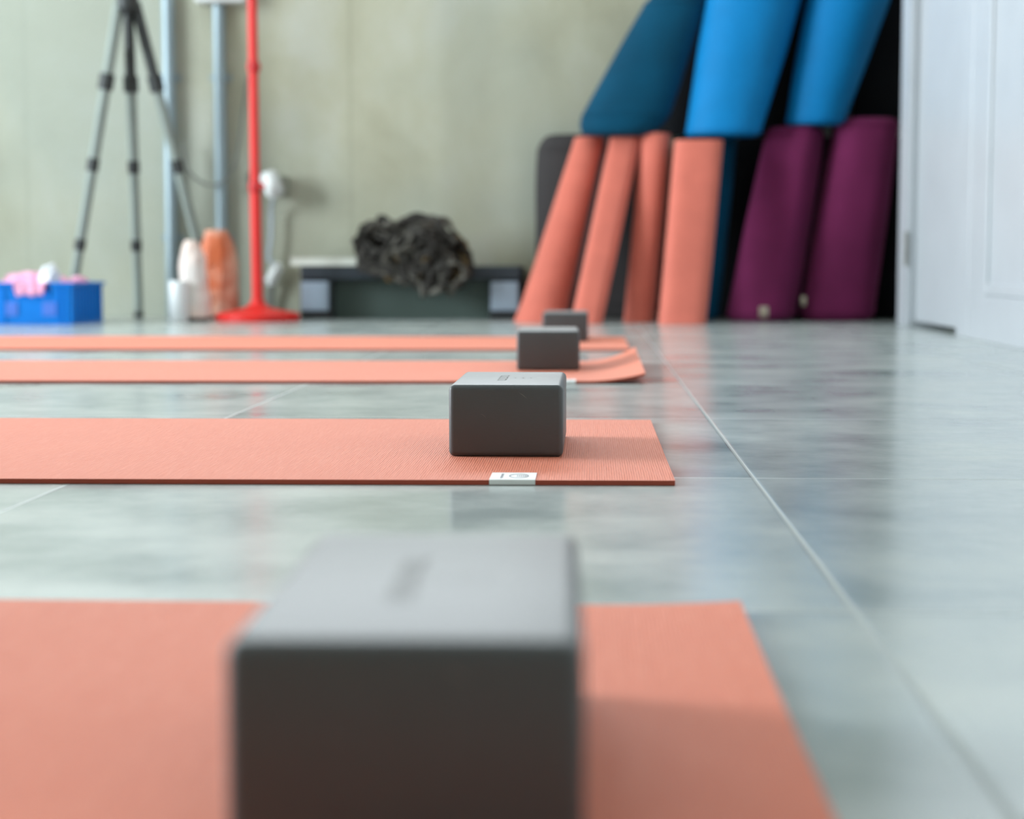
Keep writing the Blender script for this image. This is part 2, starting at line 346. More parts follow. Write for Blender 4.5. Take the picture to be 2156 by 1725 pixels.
# panelled closet door nearer the camera: stiles, rails, recessed panel and a bead
d = bpy.data.objects.new('door_2', None); C.objects.link(d); d.location = (XR, 4.56, 0); d['kind'] = 'structure'
P0, P1, PZ0, PZ1 = 3.55, 4.37, .115, 2.0
bm = bmesh.new()
box(bm, (XR, P1, .0), (XR + .05, 4.555, 2.145)); box(bm, (XR, 2.4, 0), (XR + .05, P0, 2.145)); box(bm, (XR, P0, 0), (XR + .05, P1, PZ0)); box(bm, (XR, P0, PZ1), (XR + .05, P1, 2.145))
obj('door_frame', bm, 'white', d, smooth=False, origin=(XR, 4.56, 0), bev=.002)
obj('door_panel', boxbm((XR + .005, P0, PZ0), (XR + .04, P1, PZ1)), 'white', d, smooth=False, origin=(XR, 4.56, 0))
bm = bmesh.new(); w = .03
for a, b in (((P1 - w, PZ0), (P1, PZ1)), ((P0, PZ0), (P0 + w, PZ1)), ((P0 + w, PZ0), (P1 - w, PZ0 + w)), ((P0 + w, PZ1 - w), (P1 - w, PZ1))):
    box(bm, (XR - .003, a[0], a[1]), (XR + .02, b[0], b[1]))
obj('panel_bead', bm, 'white', d, smooth=False, origin=(XR, 4.56, 0), bev=.005)

# ------------------------------------------------------------------ floor mats
TH = .0045
def floor_mat(label, nr, fr, nl, fl, lift=None):
    """coral mat from its four floor corners: near/far right, near/far left; lift(u,v)->z with u=1 at the right end, v=1 at the far edge"""
    org = Vector((nr.x - .9, (nr.y + fr.y) / 2, 0))
    t = thing('yoga_mat', label, 'yoga mat', org, 'coral yoga mats unrolled across the floor')
    NU, NV = 150, 24
    def P(u, v):
        p = (nl.lerp(nr, u)).lerp(fl.lerp(fr, u), v); z = lift(u, v) if lift else 0
        return Vector((p.x, p.y, z)) - org
    bm = bmesh.new()
    top = [[None] * (NV + 1) for _ in range(NU + 1)]; bot = [[None] * (NV + 1) for _ in range(NU + 1)]
    us = [1 - (1 - i / NU) ** 1.6 for i in range(NU + 1)]
    for i in range(NU + 1):
        for j in range(NV + 1):
            p = P(us[i], j / NV); bot[i][j] = bm.verts.new(p + Vector((0, 0, .0003))); top[i][j] = bm.verts.new(p + Vector((0, 0, TH)))
    def q(a, b, c, dd, mi):
        f = bm.faces.new((a, b, c, dd)); f.material_index = mi
    for i in range(NU):
        for j in range(NV):
            q(top[i][j], top[i + 1][j], top[i + 1][j + 1], top[i][j + 1], 0); q(bot[i][j], bot[i][j + 1], bot[i + 1][j + 1], bot[i + 1][j], 1)
        q(bot[i][0], bot[i + 1][0], top[i + 1][0], top[i][0], 1); q(top[i][NV], top[i + 1][NV], bot[i + 1][NV], bot[i][NV], 1)
    for j in range(NV):
        q(bot[NU][j], bot[NU][j + 1], top[NU][j + 1], top[NU][j], 1); q(top[0][j], top[0][j + 1], bot[0][j + 1], bot[0][j], 1)
    o = obj('mat_sheet', bm, ['rubber', 'rubber_edge'], t, auto=.6)
    return t, org
def left_of(nr, slope, L=1.78): return Vector((nr.x - L, nr.y - L * slope, 0))
def V3(x, y): return Vector((x, y, 0))

n, f = V3(.083, .316), V3(.0815, .938)
m1, _ = floor_mat('nearest coral yoga mat, blurred, under the big foreground block', n, f, V3(-1.70, .305), V3(-1.70, .940),
          lambda u, v: .003 * max(0, (u - .955) / .045) ** 2 * max(0, (v - .6) / .4) ** 1.5)
n, f = V3(.0725, 1.490), on_z(1370, 884, TH); f.z = 0
m2, o2 = floor_mat('sharply focused ribbed coral yoga mat with white label on near edge', n, f, V3(-1.71, 1.452), V3(-1.71, 2.055))
def curl(u, v):
    s = max(0, (u - .945) / .055); return (.013 + .014 * v) * s ** 2
n, f = V3(.086, 2.775), V3(.084, 3.36)
m3, o3 = floor_mat('coral yoga mat with its right end curled up off the floor', n, f, V3(-1.69, 2.72), V3(-1.69, 3.31), curl)
n, f = V3(.085, 3.84), V3(.085, 4.50)
m4, _ = floor_mat('farthest flat coral yoga mat, nearest the back wall', n, f, V3(-1.69, 3.78), V3(-1.69, 4.47))

def mat_label(parent, org, x0, x1, y0, depth, slope=.0):
    """white satin label folded round the near edge, with a printed oval and a column of marks"""
    bm = bmesh.new(); e = .0006
    prof = [(y0 - e, .0006), (y0 - e, TH * .6), (y0 - e, TH + e * .4), (y0 + .0004, TH + e), (y0 + depth, TH + e), (y0 + depth, TH + e * .2)]
    a = [bm.verts.new(Vector((x0 - org.x, y - org.y, z))) for y, z in prof]; b = [bm.verts.new(Vector((x1 - org.x, y - org.y + (x1 - x0) * slope, z))) for y, z in prof]
    for i in range(len(prof) - 1): bm.faces.new((a[i], b[i], b[i + 1], a[i + 1]))
    md = obj('label', bm, 'label', parent); tag(md, 'white satin label folded over the near edge')
    z = TH + e * 1.5; w = x1 - x0; bm = bmesh.new()
    cx, cy = x0 + w * .62 - org.x, y0 + depth * .5 - org.y; N = 28
    for r0, r1 in ((1.0, .86),):
        vo = [bm.verts.new((cx + .22 * w * r0 * math.cos(2 * PI * k / N), cy + depth * .30 * r0 * math.sin(2 * PI * k / N), z)) for k in range(N)]
        vi = [bm.verts.new((cx + .22 * w * r1 * math.cos(2 * PI * k / N), cy + depth * .30 * r1 * math.sin(2 * PI * k / N), z)) for k in range(N)]
        for k in range(N): bm.faces.new((vo[k], vo[(k + 1) % N], vi[(k + 1) % N], vi[k]))
    for k in range(5):
        xx = cx - .04 * w + k * .045 * w; v = [bm.verts.new(p) for p in ((xx, cy - depth * .10, z), (xx + .02 * w, cy - depth * .10, z), (xx + .02 * w, cy + depth * .12, z), (xx, cy + depth * .12, z))]; bm.faces.new(v)
    for k in range(6):
        yy = y0 - org.y + depth * (.18 + .11 * k); xx = x0 + w * .22 - org.x; ww = w * (.045 + .02 * (k % 2))
        v = [bm.verts.new(p) for p in ((xx, yy, z), (xx + ww, yy, z), (xx + ww, yy + depth * .06, z), (xx, yy + depth * .06, z))]; bm.faces.new(v)
    obj('label_print', bm, 'labelink', md, smooth=False)
a, b = on_z(1030, 1022, 0), on_z(1127, 1022, 0); dep = on_z(1080, 996, TH).y - a.y
mat_label(m2, o2, a.x, b.x, a.y - .0005, .050, .022)
a, b = on_z(1160, 808, 0), on_z(1212, 808, 0)
mat_label(m3, o3, a.x, b.x, 2.768, .040, .02)

# ------------------------------------------------------------------ yoga blocks
BW, BL, BH = .111, .208, .0700
def block_mesh():
    bm = boxbm((-BW / 2, 0, 0), (BW / 2, BL, BH)); bmesh.ops.bevel(bm, geom=bm.edges[:], offset=.0055, segments=5, profile=.5, affect='EDGES'); return bm
def mark_mesh():
    """debossed column of strokes and a small oval on the top face"""
    rnd = random.Random(3); bm = bmesh.new(); z = BH + .0002
    def q(x0, y0, x1, y1): bm.faces.new([bm.verts.new(p) for p in ((x0, y0, z), (x1, y0, z), (x1, y1, z), (x0, y1, z))])
    for k in range(9):
        y0 = .062 + k * .0095; xo = -.012
        q(xo, y0, xo + .009, y0 + .0014)
        if k % 2: q(xo, y0, xo + .0014, y0 + .006)
        if k % 3: q(xo + .0076, y0, xo + .009, y0 + .006)
    for k in range(3): q(.004 + k * .008, .100, .0055 + k * .008, .104 + .004 * (k % 2))
    return bm
def block(label, loc, rz, src=None):
    if src is None:
        o = obj('yoga_block', block_mesh(), 'foam'); k = obj('debossed_mark', mark_mesh(), 'foam_mark', o, smooth=False)
    else:
        o = src.copy(); C.objects.link(o)
        for ch in src.children:
            c = ch.copy(); C.objects.link(c); c.parent = o
    o.location = loc; o.rotation_euler = (0, 0, rz)
    return tag(o, label, 'yoga block', 'charcoal foam yoga blocks on the mats')
b2 = block('sharply focused charcoal foam yoga block, pale top, beside the labelled mat edge', (-.0825, 1.668, TH), 0)
bb = block('huge blurred charcoal foam yoga block in the foreground on the nearest mat', (-.0575, .523, TH), .02, b2); bb.scale = (1.01, 1.05, 1)
block('smaller charcoal foam yoga block on the mat with the curled end', (-.0760, 3.045, TH), .02, b2)
block('farthest charcoal foam yoga block, mostly hidden behind another block', (-.0640, 4.21, TH), 0, b2)

# ------------------------------------------------------------------ standing things: rolled mats
def roll(label, base, top, rb, rt, turns=3.2, th=.0048, eb=(1, 1), et=(1, 1), e=2.0, phase=0., zt=.64, flap=0., name='rolled_yoga_mat', sg=1, flare=None):
    """a mat rolled into a loose spiral, standing on its end; eb/et squash the spiral at base and top"""
    base = Vector(base); top = Vector(top); N = int(turns * 40); K = 26
    bm = bmesh.new(); grid = []
    for k in range(K + 1):
        s = k / K; c = base.lerp(top, s); r = rb + (rt - rb) * s; ex = eb[0] + (et[0] - eb[0]) * s; ey = eb[1] + (et[1] - eb[1]) * s
        if flare: r *= 1 + flare * max(0, .12 - s) / .12
        row_o, row_i = [], []
        for i in range(N + 1):
            u = i / N; ang = phase + sg * 2 * PI * turns * u
            uo = max(0.0, u - .9 / turns) / (1 - .9 / turns); rr = r * (1 - .03 * min(1, u * turns)) * (1 - .78 * uo) if uo > 0 else r * (1 - .03 * min(1, u * turns))
            if u < .06 and flap: rr += flap * (.06 - u) / .06 * (1 - .3 * s)
            x, y = superell(ang, 1, 1, e)
            wob = 1 + .012 * math.sin(3 * ang + 5 * s)
            row_o.append(Vector((c.x + x * rr * ex * wob, c.y + y * rr * ey * wob, c.z)))
            ri = max(rr - th, .0008); row_i.append(Vector((c.x + x * ri * ex * wob, c.y + y * ri * ey * wob, c.z)))
        grid.append((row_o, row_i))
    vo = [[bm.verts.new(p) for p in g[0]] for g in grid]; vi = [[bm.verts.new(p) for p in g[1]] for g in grid]
    for k in range(K):
        for i in range(N):
            bm.faces.new((vo[k][i], vo[k][i + 1], vo[k + 1][i + 1], vo[k + 1][i])); bm.faces.new((vi[k][i], vi[k + 1][i], vi[k + 1][i + 1], vi[k][i + 1]))
        bm.faces.new((vo[k][0], vo[k + 1][0], vi[k + 1][0], vi[k][0])); bm.faces.new((vo[k][N], vi[k][N], vi[k + 1][N], vo[k + 1][N]))
    for g, kk in ((0, 0), (1, K)):
        for i in range(N): bm.faces.new((vo[kk][i], vi[kk][i], vi[kk][i + 1], vo[kk][i + 1]))
    o = obj(name, bm, 'rollmat', origin=(base.x, base.y, 0), auto=.7)
    return tag(o, label, 'rolled mat', 'coral mats rolled up against the back wall')
def ctr(px0, px1, py, Y):
    a = on_y(px0, py, Y); b = on_y(px1, py, Y); return (a + b) / 2, (b.x - a.x) / 2

B_, rb = ctr(1083, 1190, 668, 5.80); T_, rt = ctr(1210, 1274, 290, 6.10); B_.z = .0005
roll('coral rolled mat at the left end, leaning widest with a splayed bottom', B_, T_, rb, rt, 2.6, phase=-2.2, flare=.06, flap=.008)
B_, rb = ctr(1200, 1268, 690, 5.62); T_, rt = ctr(1284, 1350, 290, 6.04); B_.z = .0005
roll('coral rolled mat with a flat front flap, second from the left', B_, T_, rb, rt, 2.2, eb=(1, .8), et=(1, .9), e=3.2, phase=-.6)
B_, rb = ctr(1312, 1378, 680, 5.78); T_, rt = ctr(1350, 1414, 282, 6.03); B_.z = .0005
roll('narrow coral rolled mat between the flapped one and the widest one', B_, T_, rb, rt, 3.0, phase=1.2)
B_, rb = ctr(1385, 1488, 686, 5.62); T_, rt = ctr(1420, 1525, 296, 5.90); B_.z = .0005
roll('wide flattened coral rolled mat, rightmost of the coral ones', B_, T_, rb, rt, 2.3, eb=(1, .62), et=(1, .6), e=3.0, phase=.5)

# ------------------------------------------------------------------ bolsters
def bolster(name, label, cat, m, base, top, w0, w1, dr=.9, e=2.3, rot=0., round_=.035, group=None, seam=False, piping=True):
    """soft stuffed bolster standing on its end: horizontal superellipse rings lofted from base to top"""
    base = Vector(base); top = Vector(top); Lz = top.z - base.z; K = 34; N = 56; bm = bmesh.new(); rs = []
    zz = [0, .04, .10, .2, .35, .55, .8, 1.0]
    ss = [(round_ * v) / Lz for v in zz] + [round_ / Lz + (1 - 2 * round_ / Lz) * k / K for k in range(1, K)] + [1 - (round_ * v) / Lz for v in zz[::-1]]
    for s in ss:
        c = base.lerp(top, s); h = min(s, 1 - s) * Lz; q = min(1, h / round_)
        ins = round_ * .75 * (1 - math.sqrt(max(0, 1 - (1 - q) ** 2)))
        w = (w0 + (w1 - w0) * s) * (1 + .03 * math.sin(PI * s)) - ins
        ring = []
        for k in range(N):
            t = 2 * PI * k / N; x, y = superell(t, w, w * dr, e); x, y = x * math.cos(rot) - y * math.sin(rot), x * math.sin(rot) + y * math.cos(rot)
            nz = noise.noise(Vector((c.x * 3 + x * 9, y * 9, c.z * 5))) * .004
            ring.append(Vector((c.x + x * (1 + nz * 4), c.y + y * (1 + nz * 4), c.z)))
        rs.append(ring)
    rings(bm, rs)
    o = obj(name, bm, m, origin=(base.x, base.y, base.z))
    tag(o, label, cat, group)
    if piping:
        for s in (round_ * .8 / Lz, 1 - round_ * .8 / Lz):
            c = base.lerp(top, s); w = (w0 + (w1 - w0) * s) - round_ * .0 + .001; pts = []
            for k in range(49):
                t = 2 * PI * k / 48; x, y = superell(t, w, w * dr, e); x, y = x * math.cos(rot) - y * math.sin(rot), x * math.sin(rot) + y * math.cos(rot)
                pts.append(Vector((c.x + x, c.y + y, c.z)) - base)
            b2_ = bmesh.new(); tube(b2_, pts, .003, 6); obj('piping', b2_, m, o)
    return o
def by_px(x0, x1, y, Y): c, r = ctr(x0, x1, y, Y); return c, r

def two(base_px, top_px, Yb, Yt, zb=None):
    b, wb = by_px(*base_px, Yb); t, wt = by_px(*top_px, Yt)
    if zb is not None: b.z = zb
    return b, t, wb, wt
# lower row
b, t, wb, wt = two((1130, 1392, 668), (1132, 1386, 284), 6.22, 6.25, 0.0)  # right part added as dark backing, standing in for shade between the coral rolls
bolster('bolster', 'charcoal bolster with rounded top behind the coral rolls, widened to darken their shaded gaps', 'bolster', 'charcoal', b, t, wb, wt, .32, 3.0, 0, .07)
b, t, wb, wt = two((1392, 1512, 668), (1425, 1552, 284), 6.05, 6.18, 0.0)
bolster('bolster', 'teal bolster showing as a strip beside the widest coral roll', 'bolster', 'teal', b, t, wb, wt, .75, 2.6, 0, .03)
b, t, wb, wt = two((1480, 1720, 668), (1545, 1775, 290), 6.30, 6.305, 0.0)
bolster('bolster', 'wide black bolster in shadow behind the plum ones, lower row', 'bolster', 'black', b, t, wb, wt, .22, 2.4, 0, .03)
b, t, wb, wt = two((1522, 1680, 676), (1610, 1744, 268), 5.97, 6.10, 0.0)
p1 = bolster('bolster', 'plum bolster with a vertical ridge, left of the two plum ones', 'bolster', 'purple', b, t, wb * .86, wt * .86, .90, 3.2, -.5, .03, 'plum bolsters in the lower row')
b, t, wb, wt = two((1678, 1836, 676), (1757, 1892, 250), 6.00, 6.13, 0.0)
p2 = bolster('bolster', 'plum bolster against the white partition, right of the two plum ones', 'bolster', 'purple', b, t, wb, wt, .85, 2.6, 0.1, .035, 'plum bolsters in the lower row')
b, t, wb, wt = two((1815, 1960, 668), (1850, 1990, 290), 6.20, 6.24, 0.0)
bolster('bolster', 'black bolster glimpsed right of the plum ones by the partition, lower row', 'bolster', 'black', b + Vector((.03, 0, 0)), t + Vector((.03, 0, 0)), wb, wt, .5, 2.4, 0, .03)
def small_tag(parent, px, py, Y, w, h):
    c = on_y(px, py, Y); bm = boxbm((c.x - w / 2, c.y - .002, c.z - h / 2), (c.x + w / 2, c.y + .004, c.z + h / 2))
    bmesh.ops.bevel(bm, geom=bm.edges[:], offset=.0015, segments=2, affect='EDGES')
    o = obj('fabric_tag', bm, 'creamtag', parent, origin=parent.location); o.location = (0, 0, 0); o['label'] = 'small cream fabric tag'
small_tag(p1, 1608, 657, 5.812, .030, .036)
small_tag(p2, 1692, 634, 5.915, .016, .034)
# upper row, standing on the tops of the lower one
def upper(label, m, base_px, top_px, Yb, Yt, ln=.64, zmin=0, **k):
    b, t, wb, wt = two(base_px, top_px, Yb, Yt); d = (t - b); b.z = max(b.z, zmin); t = b + d * (ln / d.z)
    return bolster('bolster', label, 'bolster', m, b, t, wb, wb + (wt - wb) * ln / d.z, **k)
upper('teal bolster leaning diagonally above the coral rolls, upper row', 'teal', (1202, 1396, 286), (1362, 1488, 0), 6.02, 6.16, ln=.53, dr=.62, e=2.2, round_=.085)
upper('bright blue round bolster beside the teal one, left of the two', 'blue', (1443, 1600, 287), (1489, 1685, 0), 5.98, 6.14, dr=.75, e=2.0, round_=.02, group='bright blue bolsters in the upper row')
upper('bright blue round bolster above the plum ones, right of the two', 'blue', (1653, 1776, 266), (1700, 1872, 0), 6.06, 6.17, zmin=.668, dr=.75, e=2.0, round_=.02, group='bright blue bolsters in the upper row')
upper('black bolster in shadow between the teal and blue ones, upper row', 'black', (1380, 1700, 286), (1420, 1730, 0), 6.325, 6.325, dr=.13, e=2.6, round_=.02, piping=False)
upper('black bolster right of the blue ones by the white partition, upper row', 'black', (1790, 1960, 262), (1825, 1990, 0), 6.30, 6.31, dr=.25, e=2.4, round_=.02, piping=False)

# ------------------------------------------------------------------ step platform with board and straps
YS = 6.03
L_, R_ = on_y(632, 600, YS).x, on_y(1098, 600, YS).x; ZT = .187
t = thing('step_platform', 'low dark step platform with silver corner pads against the wall', 'step platform', ((L_ + R_) / 2, YS + .15, 0)); o_ = t.location
obj('deck', boxbm((L_, YS, .138), (R_, YS + .30, ZT)), 'step', t, smooth=False, origin=o_, bev=.008)
lw = .112
for x0, x1 in ((L_ - .002, L_ + lw), (R_ - lw, R_ + .002)):
    rr = obj('riser', boxbm((x0, YS + .008, 0), (x1, YS + .292, .1375)), 'step_leg', t, smooth=False, bev=.006, origin=o_)
    pd = obj('pad', boxbm((x0 + .004, YS - .002, .030), (x1 - .012, YS + .010, .132)), 'silver', rr, smooth=False, bev=.006, origin=o_); pd.location = (0, 0, 0)
    pd['label'] = 'silver grey corner pad'
obj('underside_panel', boxbm((L_ + lw, YS + .06, .0), (R_ - lw, YS + .08, .1375)), 'step_in', t, smooth=False, origin=o_)
bl, br = on_y(612, 550, YS + .02).x, on_y(752, 550, YS + .02).x
bm = bmesh.new(); box(bm, (bl, YS + .0, ZT + .001), (br, YS + .24, ZT + .006)); box(bm, (bl + .004, YS + .004, ZT + .006), (br, YS + .236, ZT + .024)); box(bm, (bl, YS + .0, ZT + .024), (br, YS + .24, ZT + .028))
tag(obj('book', bm, 'binder', smooth=False, origin=((bl + br) / 2, YS + .12, ZT + .001), bev=.001), 'pale flat book lying on the left end of the step platform', 'book')

cx, cz = on_y(866, 540, YS).x, on_y(866, 540, YS).z
t = thing('strap_bundle', 'tangled heap of dark and tan straps draped over the step platform', 'strap bundle', (cx, YS + .02, ZT)); o_ = t.location
rnd = random.Random(11)
def strap(c, ax, az, ay, tilt, m, r, ph):
    pts = []; n1 = Vector((rnd.uniform(0, 9), rnd.uniform(0, 9), 0))
    for k in range(41):
        a = 2 * PI * k / 40; x, z = ax * math.cos(a), az * math.sin(a); x, z = x * math.cos(tilt) - z * math.sin(tilt), x * math.sin(tilt) + z * math.cos(tilt)
        j = noise.noise_vector(Vector((math.cos(a), math.sin(a), 0)) * 1.7 + n1) * .034
        y = ay * math.cos(a + ph)
        p = Vector((c[0] + x + j.x, c[1] + y + j.y, c[2] + z + j.z)); g_ = ZT + .012
        if p.z < g_: p.y = min(p.y, YS - .016 - .10 * (p.y - (YS - .10)) * 0 - rnd.random() * .0)
        elif p.z < g_ + .04: p.y = p.y + (min(p.y, YS - .016) - p.y) * (1 - (p.z - g_) / .04)
        pts.append(p)
    bm = bmesh.new(); rs = []
    for i, p in enumerate(pts[:-1]):
        d = (pts[(i + 1) % 40] - pts[(i - 1) % 40]).normalized(); a_, b_ = frame_of(d)
        a_ = (a_ * math.cos(ph + i * .12) + b_ * math.sin(ph + i * .12)); b_ = a_.cross(d)
        rs.append([p + a_ * r * 1.5 * math.cos(q) + b_ * r * .55 * math.sin(q) for q in [2 * PI * k / 8 for k in range(8)]])
    rs.append(rs[0]); rings(bm, rs, cap=False); bmesh.ops.remove_doubles(bm, verts=bm.verts[:], dist=1e-6)
    obj('strap', bm, m, t, origin=o_)
for k in range(62):      # main coil, a smaller one to its left and a tan loop on the right
    q = k / 62
    if k < 36:
        s = 1 - .75 * (k / 36)
        strap((cx + .025 + rnd.uniform(-.02, .02), YS + .02 - .05 * (k / 36) + rnd.uniform(-.02, .03), cz + .015 + rnd.uniform(-.015, .015)), .135 * s + rnd.uniform(-.03, .01), .112 * s * rnd.uniform(.55, 1.05), .055 + rnd.uniform(-.02, .02), rnd.uniform(-.15, .75),
              'strap_g' if k % 5 == 4 else ('strap_t' if k % 13 == 3 else 'strap_d'), .0088, rnd.uniform(0, 6))
    elif k < 52:
        s = 1 - .85 * (k - 36) / 16
        strap((cx - .115 + rnd.uniform(-.012, .012), YS + .05 + rnd.uniform(-.04, .03), cz + .035), .070 * s + .012, .080 * s + .01, .05, rnd.uniform(-.5, .2), 'strap_g' if k % 6 == 2 else 'strap_d', .010, rnd.uniform(0, 6))
    else:
        strap((cx + .150 + rnd.uniform(-.015, .01), YS + .04 + rnd.uniform(-.02, .03), cz - .01), .034 + rnd.uniform(-.012, .008), .075 + rnd.uniform(-.03, .01), .03, rnd.uniform(0, .3), 'strap_t' if k % 2 else 'strap_d', .009, rnd.uniform(0, 6))
for k in range(7):       # loops hanging over the platform's front edge
    strap((cx + .02 + .022 * k + rnd.uniform(-.01, .01), YS - .055, cz - .055 - .006 * (k % 3)), .045, .055, .02, rnd.uniform(-.3, .3), ('strap_d', 'strap_d', 'strap_g')[k % 3], .009, rnd.uniform(0, 6))

# ------------------------------------------------------------------ crate with cloths
c0 = on_z(152, 684, 0); YC = c0.y; XC = c0.x; CW, CD, CH = .52, .35, .128
t = thing('storage_crate', 'bright blue plastic crate filled with cloths at the far left', 'crate', (XC - CW / 2, YC + CD / 2, 0)); o_ = t.location
bm = bmesh.new(); w = .006; x0, x1, y0, y1 = XC - CW, XC, YC, YC + CD
box(bm, (x0, y0, 0), (x1, y1, w)); box(bm, (x0, y1 - w, w), (x1, y1, CH)); box(bm, (x0, y0 + w, w), (x0 + w, y1 - w, CH)); box(bm, (x1 - w, y0 + w, w), (x1, y1 - w, CH))
hx0, hx1 = on_y(28, 620, YC).x, on_y(104, 620, YC).x          # hand grip notch in the front
box(bm, (x0, y0, w), (x1, y0 + w, .085)); box(bm, (x0, y0, .085), (hx0, y0 + w, CH)); box(bm, (hx1, y0, .085), (x1, y0 + w, CH))
obj('crate_body', bm, 'crate', t, smooth=False, origin=o_, bev=.0015)
bm = bmesh.new(); r = .008
for a, b in (((x0 - r, y0 - r, CH - .004), (hx0, y0 + w, CH + .006)), ((hx1, y0 - r, CH - .004), (x1 + r, y0 + w, CH + .006)), ((x0 - r, y1 - w, CH - .004), (x1 + r, y1 + r, CH + .006)), ((x1 - w, y0 + w, CH - .004), (x1 + r, y1 - w, CH + .006)), ((x0 - r, y0 + w, CH - .004), (x0 + w, y1 - w, CH + .006))): box(bm, a, b)
obj('rim', bm, 'crate', t, smooth=False, origin=o_, bev=.002)
for k in range(9):
    obj('rib', boxbm((x1 + .0002, y0 + .03 + k * .036, .012), (x1 + .004, y0 + .036 + k * .036, CH - .006)), 'crate', t, smooth=False, origin=o_)
for xx in (x0 + .02, hx0 - .03, hx1 + .03, x1 - .02):
    obj('rib', boxbm((xx - .003, y0 - .004, .010), (xx + .003, y0 - .0002, CH - .006)), 'crate', t, smooth=False, origin=o_)
for a, b in ((12, 38), (90, 119)):
    xa, xb = on_y(a, 650, YC).x, on_y(b, 650, YC).x
    g = obj('front_slot', boxbm((xa, y0 - .003, .028), (xb, y0 - .0003, .072)), 'crate_in', t, smooth=False, origin=o_, bev=.002); g['label'] = 'pale lilac slot in the crate front'
def cloth_lump(name, m, c, rx, ry, rz, seed, label, cat, group=None, amp=.35, flat=True, origin=None):
    bm = bmesh.new(); bmesh.ops.create_icosphere(bm, subdivisions=5, radius=1)
    for v in bm.verts:
        p = v.co.copy(); q = noise.noise(p * 1.3 + Vector((seed, 0, 0))) * amp + abs(noise.noise(p * 3.2 + Vector((0, seed, 0)))) * amp * .6
        p *= 1 + q
        if flat and p.z < -.3: p.z = -.3 - (p.z + .3) * -.15
        v.co = Vector((p.x * rx, p.y * ry, p.z * rz)) + Vector(c)
    return tag(obj(name, bm, m, origin=origin or c), label, cat, group)
cp_ = on_y(62, 585, YC + .14)
cloth_lump('folded_cloth', 'pink', (cp_.x - .0, YC + .16, .122), .115, .10, .048, 2.2, 'crumpled pink cloth heaped in the blue crate', 'cloth')
cw = on_y(110, 575, YC + .10)
cloth_lump('folded_cloth', 'whitecloth', (cw.x, YC + .070, .146), .030, .035, .044, 5.1, 'white cloth poking up from the pink heap in the crate', 'cloth', amp=.25)
cq = on_y(188, 592, YC + .24)
cloth_lump('folded_cloth', 'pink', (cq.x - .040, YC + .25, .130), .030, .06, .022, 8.3, 'small pink cloth at the right corner of the crate', 'cloth', amp=.2)
# corner of the pink cloth hanging through the grip notch
bm = bmesh.new(); N_ = 14; rs = []
for k, (yy, zz) in enumerate(((YC + .09, .128), (YC + .04, .136), (YC - .010, .132), (YC - .014, .110), (YC - .013, .096))):
    a, b = hx0 + .004 + .002 * k, hx1 - .004 - .003 * k
    row = [Vector((a + (b - a) * i / N_, yy + .003 * math.sin(i * 1.3), zz + .003 * math.sin(i * .9 + k))) for i in range(N_ + 1)]
    rs.append(row + [p + Vector((0, .004, -.004)) for p in row[::-1]])
rings(bm, rs); tag(obj('cloth', bm, 'pink', origin=((hx0 + hx1) / 2, YC, .11)), 'lilac pink cloth corner hanging over the front of the crate', 'cloth')

# ------------------------------------------------------------------ tripod
hub = on_y(268, 6, 6.02)
feet = [Vector((on_y(143, 672, 6.02).x, 6.02, 0)), Vector((on_y(292, 668, 6.24).x, 6.24, 0)), Vector((on_y(456, 668, 6.22).x, 6.22, 0))]
feet[1].y = 6.24
t = thing('tripod', 'grey camera tripod with black clamps standing by the conduit', 'tripod', (hub.x, hub.y, 0)); o_ = t.location
bm = bmesh.new(); lathe(bm, (hub.x, hub.y, hub.z - .02), [(.018, -.02), (.034, 0), (.038, .03), (.034, .06), (.02, .08)], 24); obj('hub', bm, 'tri_dark', t, origin=o_, auto=.5)
bm = bmesh.new(); tube(bm, [(hub.x, hub.y, hub.z - .16), (hub.x, hub.y, hub.z + .28)], .013); obj('center_column', bm, 'tri_dark', t, origin=o_, auto=.7)
bm = bmesh.new(); lathe(bm, (hub.x, hub.y, hub.z + .28), [(.02, 0), (.03, .01), (.03, .05), (.022, .06), (.022, .09), (.04, .095), (.04, .11)], 24); obj('pan_head', bm, 'tri_dark', t, origin=o_, auto=.5)
for i, f in enumerate(feet):
    dirv = (f - hub); top = hub + Vector((dirv.x, dirv.y, 0)).normalized() * .028 + Vector((0, 0, .005))
    leg = bpy.data.objects.new('leg', None); C.objects.link(leg); leg.parent = t
    def sec(n_, a, b, r, m):
        bm = bmesh.new(); tube(bm, [top.lerp(f, a), top.lerp(f, b)], r, 16); q = obj(n_, bm, m, leg, auto=.7); 
        q.data.transform(Matrix.Translation(-Vector(o_)))
    sec('upper_tube', 0, .27, .0190, 'tri_grey' if i == 0 else 'tri_dark'); sec('clamp', .225, .275, .0265, 'tri_dark'); sec('middle_tube', .27, .52, .0185, 'tri_grey'); sec('clamp', .49, .53, .0212, 'tri_dark')
    sec('lower_tube', .52, .77, .0175, 'tri_grey'); sec('clamp', .745, .78, .0198, 'tri_dark'); sec('end_tube', .77, .985, .0165, 'tri_grey'); sec('foot', .98, .998, .018, 'tri_dark')

